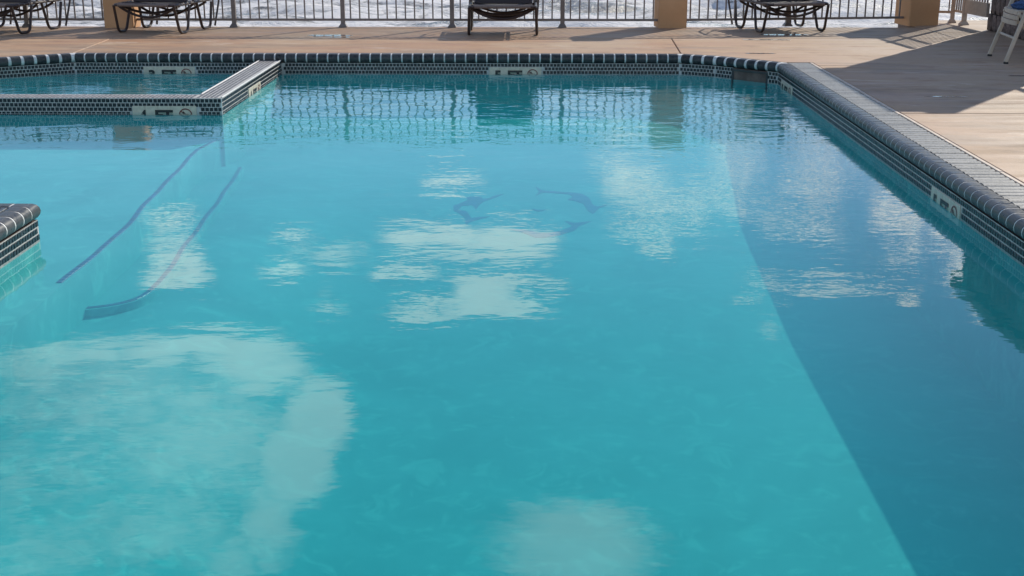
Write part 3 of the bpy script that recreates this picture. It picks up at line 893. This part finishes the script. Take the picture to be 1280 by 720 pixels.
def ring_mesh():
    mb = MB(); n = 28; r0, r1 = 0.047, 0.057
    vs = [(r * math.cos(2 * PI * k / n), 0, r * math.sin(2 * PI * k / n)) for r in (r0, r1) for k in range(n)]
    fs = [(k, (k + 1) % n, n + (k + 1) % n, n + k) for k in range(n)]
    mb.add(vs, fs)
    a = rad(-42)
    R_ = Matrix.Rotation(-a, 4, 'Y')
    q = [R_ @ Vector(v) for v in ((-0.049, -0.0006, -0.004), (0.049, -0.0006, -0.004), (0.049, -0.0006, 0.004), (-0.049, -0.0006, 0.004))]
    mb.add(q, [(0, 1, 2, 3)])
    me = mb.mesh('prohibition_ring', M_redp); clip(me, 0.003); return me
def diver_mesh():
    mb = MB(); y = -0.0003
    def poly(pts): mb.add([(x, y, z) for x, z in pts], [tuple(range(len(pts)))])
    poly([(-0.026, 0.026), (-0.004, 0.006), (0.006, 0.012), (-0.018, 0.032)])      # legs
    poly([(-0.004, 0.006), (0.010, -0.014), (0.020, -0.006), (0.008, 0.014)])      # trunk
    poly([(0.012, -0.010), (0.030, -0.020), (0.032, -0.015), (0.016, -0.003)])     # arms
    poly([(0.018 + 0.007 * math.cos(k * PI / 4), 0.006 + 0.007 * math.sin(k * PI / 4)) for k in range(8)])
    poly([(-0.040, -0.026), (0.040, -0.026), (0.036, -0.033), (-0.036, -0.033)])
    me = mb.mesh('diver_figure', M_black); clip(me, 0.003); return me
ring_me, diver_me = ring_mesh(), diver_mesh()
num_me = {c: text_mesh(c, 0.066, 0.098, M_black) for c in '345'}
ft_me = text_mesh('FT', 0.150, 0.098, M_black)
def marker(x, y, rz, digit, label, tilt=None):
    t = empty('depth_marker', (x, y, SIGNZ - 0.140), rz)
    if tilt: t.rotation_euler = tilt
    meta(t, label, 'pool sign', 'tile depth markers set into the pool walls')
    for k in range(5): put('marker_tile', tile_me, t, (-0.267 + 0.1068 * k, 0.001, 0))
    put('numeral', num_me[digit], t, (-0.213, -0.0088, 0.010))
    put('lettering', ft_me, t, (-0.078, -0.0088, 0.010))
    r = put('no_diving_symbol', ring_me, t, (0.176, -0.0090, 0.064))
    put('diver_figure', diver_me, r, (0, 0, 0))
    return t
marker(-0.155, FAR, 0, '5', 'ivory 5 FT tile marker in the middle of the far pool wall, half under water')
marker(-3.72, FAR, 0, '3', 'ivory 3 FT tile marker on the back wall inside the spa')
marker(-3.04, 10.57, 0, '4', 'ivory 4 FT tile marker on the front of the low spa wall')
marker(LX, 11.86, PI / 2, '4', 'ivory tile marker on the side of the low spa wall, seen at a sharp angle')
marker(RX, 7.25, -PI / 2, '5', 'ivory 5 FT tile marker on the right pool wall beside the slatted gutter')
marker(RX, 12.05, -PI / 2, '5', 'ivory tile marker at the far end of the right pool wall near the skimmer')
# the marker laid flat in the deck
dm = marker(2.67, 14.55, 0, '5', 'white marker tiles laid in the deck by the right lounger', (-PI / 2, 0, 0))
dm.location = (2.67, 14.62, -0.002); dm['group'] = 'marker tiles in the deck'; del dm['group']
# white tile for the deck one
for c in dm.children:
    if c.name.startswith('marker_tile'):
        c.data = c.data
# ------------------------------------------------------------------ stucco piers
def pier(x, y, wd, dp, h, rz, label):
    t = empty('stucco_pier', (x, y, 0), rz)
    meta(t, label, 'pillar', 'short stucco piers of the sea-side fence')
    b = MB(); b.bbox(-wd / 2, wd / 2, -dp / 2, dp / 2, -0.004, h - 0.085, 0.012); b.obj('shaft', M_stucco, t)
    c = MB(); c.bbox(-wd / 2 - 0.03, wd / 2 + 0.03, -dp / 2 - 0.03, dp / 2 + 0.03, h - 0.085, h, 0.012); c.obj('cap', M_stucco, t)
    return t
pier(-5.10, 16.21, 0.36, 0.33, 1.15, 0, 'ochre stucco pier behind the second lounger from the left')
pier(1.745, 16.33, 0.35, 0.42, 1.15, rad(3), 'ochre stucco pier standing free between two loungers, centre right')
pier(4.925, 16.72, 0.40, 0.42, 1.15, rad(10), 'ochre stucco pier at the right end of the sea railing, beside the gate')

# ------------------------------------------------------------------ railings
pk = {}
def picket(h0, h1, w_=0.017):
    key = (round(h0, 3), round(h1, 3), w_)
    if key not in pk:
        mb = MB(); mb.bbox(-w_ / 2, w_ / 2, -w_ / 2, w_ / 2, h0, h1, 0.002)
        pk[key] = mb.mesh('picket', M_fence)
    return pk[key]
def post(parent, x, h, w_=0.052, m=M_fence, flare=True):
    mb = MB(); mb.bbox(-w_ / 2, w_ / 2, -w_ / 2, w_ / 2, 0.01, h, 0.004)
    o = mb.obj('post', m, parent, loc=(x, 0, 0))
    c = MB(); c.bbox(-w_ / 2 - .006, w_ / 2 + .006, -w_ / 2 - .006, w_ / 2 + .006, h, h + 0.014, 0.005); c.obj('post_cap', m, o)
    if flare:
        f = MB()
        a, b = 0.050, w_ / 2 + 0.003
        vs = [(-a, -a, 0), (a, -a, 0), (a, a, 0), (-a, a, 0), (-a, -a, 0.012), (a, -a, 0.012), (a, a, 0.012), (-a, a, 0.012), (-b, -b, 0.045), (b, -b, 0.045), (b, b, 0.045), (-b, b, 0.045)]
        fs = [(3, 2, 1, 0), (8, 9, 10, 11)]
        for r in (0, 4):
            for i in range(4): fs.append((r + i, r + (i + 1) % 4, r + 4 + (i + 1) % 4, r + 4 + i))
        f.add(vs, fs); f.obj('base_flange', m, o)
    return o
def railing(a, b, posts, label, h=1.07, rails=None, pitch=0.114, m=M_fence, name='metal_railing', pw=0.017):
    """posts: distances along a->b"""
    a = Vector(a); b = Vector(b); d = b - a; L = d.length
    t = empty(name, (a.x, a.y, 0), math.atan2(d.y, d.x))
    meta(t, label, 'fence' if name == 'metal_railing' else 'gate')
    rails = rails or [(0.078, 0.106, 0.034), (0.895, 0.915, 0.03), (h - 0.03, h, 0.045)]
    for (z0, z1, rw) in rails:
        mb = MB(); mb.bbox(0, L, -rw / 2, rw / 2, z0, z1, 0.003); mb.obj('rail', m, t)
    for x in posts: post(t, x, h + 0.02, m=m)
    n = int(round(L / pitch)); p = L / n
    for k in range(n):
        x = (k + 0.5) * p
        if any(abs(x - q) < 0.045 for q in posts): continue
        put('picket', picket(rails[0][1] - 0.001, rails[-1][0] + 0.001, pw), t, (x, 0, 0))
    return t
FY = 16.20
railing((-8.5, FY), (-5.285, FY), [0.8, 2.20], 'taupe metal railing at the far left, ending at the ochre pier behind the loungers')
railing((-4.918, FY), (1.575, FY), [1.22, 2.58, 3.94, 5.312], 'long taupe metal railing between the two ochre piers, in front of the surf')
railing((1.925, FY + 0.03), (4.73, FY + 0.42), [1.315], 'taupe metal railing between the centre pier and the corner pier')
railing((5.10, 17.02), (5.46, 16.93), [0.36], 'two-bar end piece of railing between the corner pier and the gate post', h=1.5, pitch=0.12,
        rails=[(0.12, 0.15, 0.034), (0.42, 0.445, 0.03), (1.47, 1.5, 0.04)], m=M_gate)
GR = [(0.15, 0.32, 0.04), (1.22, 1.26, 0.04), (1.54, 1.58, 0.05)]
g = railing((5.50, 16.62), (5.56, 15.955), [0.0], 'grey metal gate with a deep bottom rail between its post and the block wall', h=1.58, rails=GR, pitch=0.075, m=M_gate, name='metal_gate', pw=0.018)
railing((5.47, 16.90), (5.495, 16.66), [], 'narrow slotted filler panel between two gate posts', h=1.58, rails=[(0.14, 0.17, 0.03), (1.22, 1.26, 0.03), (1.54, 1.58, 0.04)], pitch=0.06, m=M_gate)
railing((5.56, 13.2), (5.56, 8.6), [1.2, 2.6, 4.0], 'tall grey railing along the right side of the deck, nearer than the block wall', h=1.58, rails=GR, pitch=0.114, m=M_gate)

# ------------------------------------------------------------------ block building on the right
bl = empty('block_wall', (5.56, 13.25, 0)); meta(bl, 'brown stone block wall behind the ivory chair at the right edge', 'wall')
b = MB(); b.box(0.03, 0.24, 0.0, 2.70, -0.01, 2.80); b.obj('wall', M_wallp, bl)
r = MB(); r.bbox(-0.11, 0.34, 0.25, 2.74, 2.80, 2.93, 0.01); r.obj('coping_stone', M_wallp, bl)
bw, bh = 0.157, 0.205
bm_ = []
for v in range(3):
    mb = MB(); rr = random.Random(v)
    n1 = 4
    # pillow-faced block facing -x, built as a small grid
    vs = []; fs = []
    for i in range(n1 + 1):
        for j in range(n1 + 1):
            yy = 0.008 + (bw - 0.016) * j / n1; zz = 0.006 + (bh - 0.012) * i / n1
            e = min(i, n1 - i, 2) / 2 * min(j, n1 - j, 2) / 2
            vs.append((-0.008 - 0.016 * e ** 0.5 - (rr.uniform(0, 0.008) if e > 0 else 0), yy, zz))
    for i in range(n1):
        for j in range(n1):
            q = i * (n1 + 1) + j
            fs.append((q, q + n1 + 1, q + n1 + 2, q + 1))
    mb.add(vs, fs)
    k0 = len(mb.v)
    mb.box(-0.008, 0.031, 0.008, bw - 0.008, 0.006, bh - 0.006)
    bm_.append(mb.mesh('stone_block', M_block))
for i in range(13):
    off = 0.0 if i % 2 == 0 else -bw / 2
    for j in range(18):
        y0 = off + j * bw
        if y0 < -0.001 or y0 + bw > 2.70: continue
        put('stone_block', bm_[(i * 5 + j * 3 + i * j) % 3], bl, (0, y0, i * bh))

# ------------------------------------------------------------------ loungers
def lounger(x, y, rz, label):
    t = empty('chaise_lounge', (x, y, 0), rz)
    meta(t, label, 'lounge chair', 'brown sling loungers in a row along the sea fence')
    hw = 0.385; R = 0.017
    SH = 0.335
    # seat frame: U open at the head end
    fr = MB()
    fr.tube(fillet([(-hw, 1.02, SH + 0.01), (-hw, 0.0, SH), (hw, 0.0, SH), (hw, 1.02, SH + 0.01)], 0.07, 5), R, 8)
    fr.obj('seat_frame', M_frame, t, True)
    # foot-end legs and head-end legs: trapezoid sleds on each side
    for s in (-1, 1):
        for (y0, y1, ya, yb) in ((0.01, 0.40, 0.10, 0.29), (0.60, 1.00, 0.69, 0.90)):
            lg = MB()
            x_ = s * (hw + 0.012)
            lg.tube(fillet([(s * hw, y0, SH - 0.005), (x_, ya, 0.015), (x_ * 1.01, yb, 0.015), (s * hw, y1, SH - 0.02)], 0.06, 4), R, 8)
            lg.obj('leg', M_frame, t, True)
        # arm: rises from the rear leg, curls over and drops to the floor behind
        ar = MB()
        ar.tube(fillet([(s * hw, 0.50, SH), (s * (hw + 0.015), 0.56, SH + 0.19), (s * (hw + 0.025), 0.68, SH + 0.24), (s * (hw + 0.02), 1.02, SH + 0.20), (s * (hw + 0.035), 1.16, SH + 0.02), (s * (hw + 0.01), 1.04, 0.02)], 0.07, 4), 0.013, 8)
        ar.obj('arm', M_frame, t, True)
    # sagging cross braces
    for yy, sag in ((0.10, 0.135), (0.16, 0.09), (0.52, 0.15), (0.85, 0.12)):
        br = MB()
        pts = [(hw * c, yy, SH - 0.01 - sag * (1 - c * c)) for c in [k / 8 - 1 for k in range(17)]]
        br.tube(pts, 0.0155, 7); br.obj('cross_brace', M_frame, t, True)
    # sling seat
    sl = MB(); hx = 0.345; n = 10
    vs = []; fs = []
    for layer in (0, 1):
        for j in range(n + 1):
            yy = 0.03 + 0.92 * j / n
            for i in range(7):
                c = i / 3 - 1
                vs.append((hx * c, yy, SH + 0.012 - 0.02 * (1 - c * c) - 0.006 * layer))
    def gid(l, j, i): return l * (n + 1) * 7 + j * 7 + i
    for j in range(n):
        for i in range(6):
            fs.append((gid(0, j, i), gid(0, j, i + 1), gid(0, j + 1, i + 1), gid(0, j + 1, i)))
            fs.append((gid(1, j, i), gid(1, j + 1, i), gid(1, j + 1, i + 1), gid(1, j, i + 1)))
    for j in range(n):
        fs.append((gid(0, j, 0), gid(0, j + 1, 0), gid(1, j + 1, 0), gid(1, j, 0)))
        fs.append((gid(0, j, 6), gid(1, j, 6), gid(1, j + 1, 6), gid(0, j + 1, 6)))
    for i in range(6):
        fs.append((gid(0, 0, i), gid(1, 0, i), gid(1, 0, i + 1), gid(0, 0, i + 1)))
        fs.append((gid(0, n, i), gid(0, n, i + 1), gid(1, n, i + 1), gid(1, n, i)))
    sl.add(vs, fs); sl.obj('seat_sling', M_sling, t, True)
    # front wrap strap and lacing along the rails
    st = MB(); st.tube([(-hw + 0.06, -0.001, SH + 0.002), (hw - 0.06, -0.001, SH + 0.002)], 0.021, 10); st.obj('front_wrap', M_strap, t, True)
    lace = MB(); lace.tube([(0, -0.008, 0), (0, 0.008, 0)], 0.019, 8); lme = lace.mesh('rail_wrap', M_strap, True)
    for s in (-1, 1):
        for k in range(8):
            put('rail_wrap', lme, t, (s * hw, 0.14 + k * 0.1, SH + 0.001 + 0.0015 * k))
    # back rest, raised
    ang = rad(42)
    bk = empty('backrest_pivot'); COL.objects.unlink(bk); bpy.data.objects.remove(bk)
    ca, sa = math.cos(ang), math.sin(ang)
    def B(x_, s_, n_=0.0): return (x_, 0.42 + s_ * ca - n_ * sa, SH + 0.01 + s_ * sa + n_ * ca)
    bf = MB(); bf.tube(fillet([B(-0.33, 0), B(-0.33, 0.78), B(0.33, 0.78), B(0.33, 0)], 0.07, 5), R, 8); bf.obj('back_frame', M_frame, t, True)
    bs = MB(); vs = [B(x_, s_, n_) for n_ in (0.006, -0.006) for s_ in (0.0, 0.39, 0.77) for x_ in (-0.315, 0, 0.315)]
    fs = []
    for q in (0, 1):
        for (i) in (0, 1, 3, 4):
            f_ = (q * 9 + i, q * 9 + i + 1, q * 9 + i + 4, q * 9 + i + 3)
            fs.append(f_ if q == 0 else f_[::-1])
    fs += [(0, 9, 10, 1), (1, 10, 11, 2), (6, 7, 16, 15), (7, 8, 17, 16), (0, 3, 12, 9), (3, 6, 15, 12), (2, 11, 14, 5), (5, 14, 17, 8)]
    bs.add(vs, fs); bs.obj('back_sling', M_sling, t)
    for s in (-1, 1):
        pr_ = MB(); pr_.tube([B(s * 0.30, 0.5, -0.015), (s * 0.375, 0.98, SH + 0.01)], 0.010, 6); pr_.obj('back_prop', M_frame, t, True)
    return t
L_ = []
lounger(-6.42, 15.20, rad(-14), 'brown sling lounger at the far left, cut by the edge of the picture')
lounger(-4.54, 15.24, rad(-12), 'brown sling lounger standing in front of the left ochre pier')
lounger(-0.325, 15.05, 0, 'brown sling lounger in the middle, seen straight from its foot end')
lounger(3.17, 15.50, rad(14), 'brown sling lounger on the right, between the centre pier and the corner pier')

# ------------------------------------------------------------------ white chair with towel
ch = empty('folding_chair', (4.61, 12.83, 0), rad(-6)); meta(ch, 'ivory resin folding chair with a slatted seat at the right edge of the deck', 'chair')
def flatbar(name, p, q, wd, th, m=M_resin, parent=ch, roundy=True):
    """bar from p to q, width along y"""
    p = Vector(p); q = Vector(q); d = (q - p); L = d.length; d.normalize()
    y = Vector((0, 1, 0)); y = (y - d * y.dot(d)).normalized(); x = y.cross(d)
    mt = Matrix((( x.x, y.x, d.x, p.x), (x.y, y.y, d.y, p.y), (x.z, y.z, d.z, p.z), (0, 0, 0, 1)))
    mb = MB(); mb.bbox(-th / 2, th / 2, -wd / 2, wd / 2, 0, L, 0.006, mt)
    return mb.obj(name, m, parent)
for yy in (-0.33, 0.33):
    l1 = flatbar('leg', (0.0, yy, 0.018), (0.30, yy * 0.9, 1.02), 0.03, 0.036)
    f = MB(); f.bbox(-0.016, 0.024, yy - 0.018, yy + 0.018, 0, 0.02, 0.004); f.obj('rubber_foot', M_rubber, l1)
    l2 = flatbar('rear_leg', (0.62, yy * 0.84, 0.018), (0.08, yy * 0.84, 0.47), 0.028, 0.03)
    f = MB(); f.bbox(0.60, 0.65, yy * 0.84 - 0.022, yy * 0.84 + 0.022, 0, 0.02, 0.004); f.obj('rubber_foot', M_rubber, l2)
c = MB(); c.tube([(0.078, -0.315, 0.235), (0.078, 0.315, 0.235)], 0.014, 8); c.obj('crossbar', M_resin, ch, True)
for k in range(3):                                   # front apron of the seat: curved slats
    mb = MB(); pts = []
    z0 = 0.36 + 0.048 * k; n = 10; vs = []; fs = []
    for i in range(n + 1):
        s = i / n * 2 - 1; yy = 0.275 * s; xo = 0.035 + 0.012 * k + 0.03 * s * s
        for (dx, dz) in ((0, 0), (0, 0.041), (0.016, 0.041), (0.016, 0)): vs.append((xo + dx, yy, z0 + dz))
    for i in range(n):
        for j in range(4): fs.append((i * 4 + j, i * 4 + 4 + j, i * 4 + 4 + (j + 1) % 4, i * 4 + (j + 1) % 4))
    fs += [(0, 1, 2, 3), (n * 4 + 3, n * 4 + 2, n * 4 + 1, n * 4)]
    mb.add(vs, fs); o = mb.obj('apron_slat', M_resin, ch); 
for k in range(7):                                   # seat slats run front to back
    yy = -0.245 + 0.0735 * k + 0.0
    mb = MB(); mb.bbox(0.075, 0.56, yy, yy + 0.062, 0.478, 0.494, 0.004); mb.obj('seat_slat', M_resin, ch)
for k in range(4):
    flatbar('back_slat', (0.185 + 0.026 * k, -0.28, 0.66 + 0.085 * k), (0.185 + 0.026 * k, 0.28, 0.66 + 0.085 * k), 0.06, 0.014)
def cloth(name, label, cat, cx_, cy_, cz_, sx, sy, sz, m, seed):
    mb = MB(); n1, n2 = 18, 12; vs = []; fs = []
    for i in range(n2 + 1):
        ph = PI * i / n2
        for j in range(n1):
            th = 2 * PI * j / n1
            v = Vector((math.sin(ph) * math.cos(th), math.sin(ph) * math.sin(th), math.cos(ph)))
            r = 1 + 0.28 * mnoise.fractal(v * 2.2 + Vector((seed, 0, 0)), 1, 2, 3)
            z = v.z * r * sz
            vs.append((v.x * r * sx, v.y * r * sy, max(z, -sz * 0.55)))
    for i in range(n2):
        for j in range(n1): fs.append((i * n1 + j, (i + 1) * n1 + j, (i + 1) * n1 + (j + 1) % n1, i * n1 + (j + 1) % n1))
    mb.add(vs, fs)
    o = mb.obj(name, m, None, True, loc=(cx_, cy_, cz_ + sz * 0.55)); meta(o, label, cat)
    return o
cloth('blue_towel', 'crumpled dark blue towel on the seat of the ivory chair', 'towel', 4.87, 12.80, 0.494, 0.16, 0.19, 0.055, M_towel, 2.0)
cloth('grey_towel', 'small rolled grey towel lying behind the blue towel', 'towel', 5.02, 12.96, 0.494, 0.055, 0.08, 0.075, M_towel2, 5.0)
cloth('canvas_bag', 'slumped tan canvas bag against the back of the ivory chair', 'bag', 5.08, 12.70, 0.494, 0.09, 0.12, 0.15, M_bag, 9.0)

# ------------------------------------------------------------------ puddles
def puddle(x, y, rx, ry, seed):
    n = 40; vs = [(x, y, 0.0035)]; fs = []
    for k in range(n):
        a = 2 * PI * k / n
        r = 1 + 0.5 * mnoise.noise(Vector((math.cos(a) * 1.7 + seed, math.sin(a) * 1.7, 0)))
        vs.append((x + rx * r * math.cos(a), y + ry * r * math.sin(a), 0.0025))
    for k in range(n): fs.append((0, 1 + k, 1 + (k + 1) % n))
    o = link(bpy.data.objects.new('puddle', mesh('puddle', vs, fs, M_puddle, True))); meta(o, kind='structure')
puddle(2.35, 13.00 + 0.35, 0.16, 0.03, 1)
puddle(-2.35, 15.15, 0.22, 0.12, 2)
puddle(2.95, 15.3, 0.35, 0.08, 3)
puddle(-2.2, 14.95, 0.12, 0.05, 7)
puddle(4.55, 11.6, 0.25, 0.03, 4)
puddle(3.35, 10.3, 0.16, 0.02, 5)
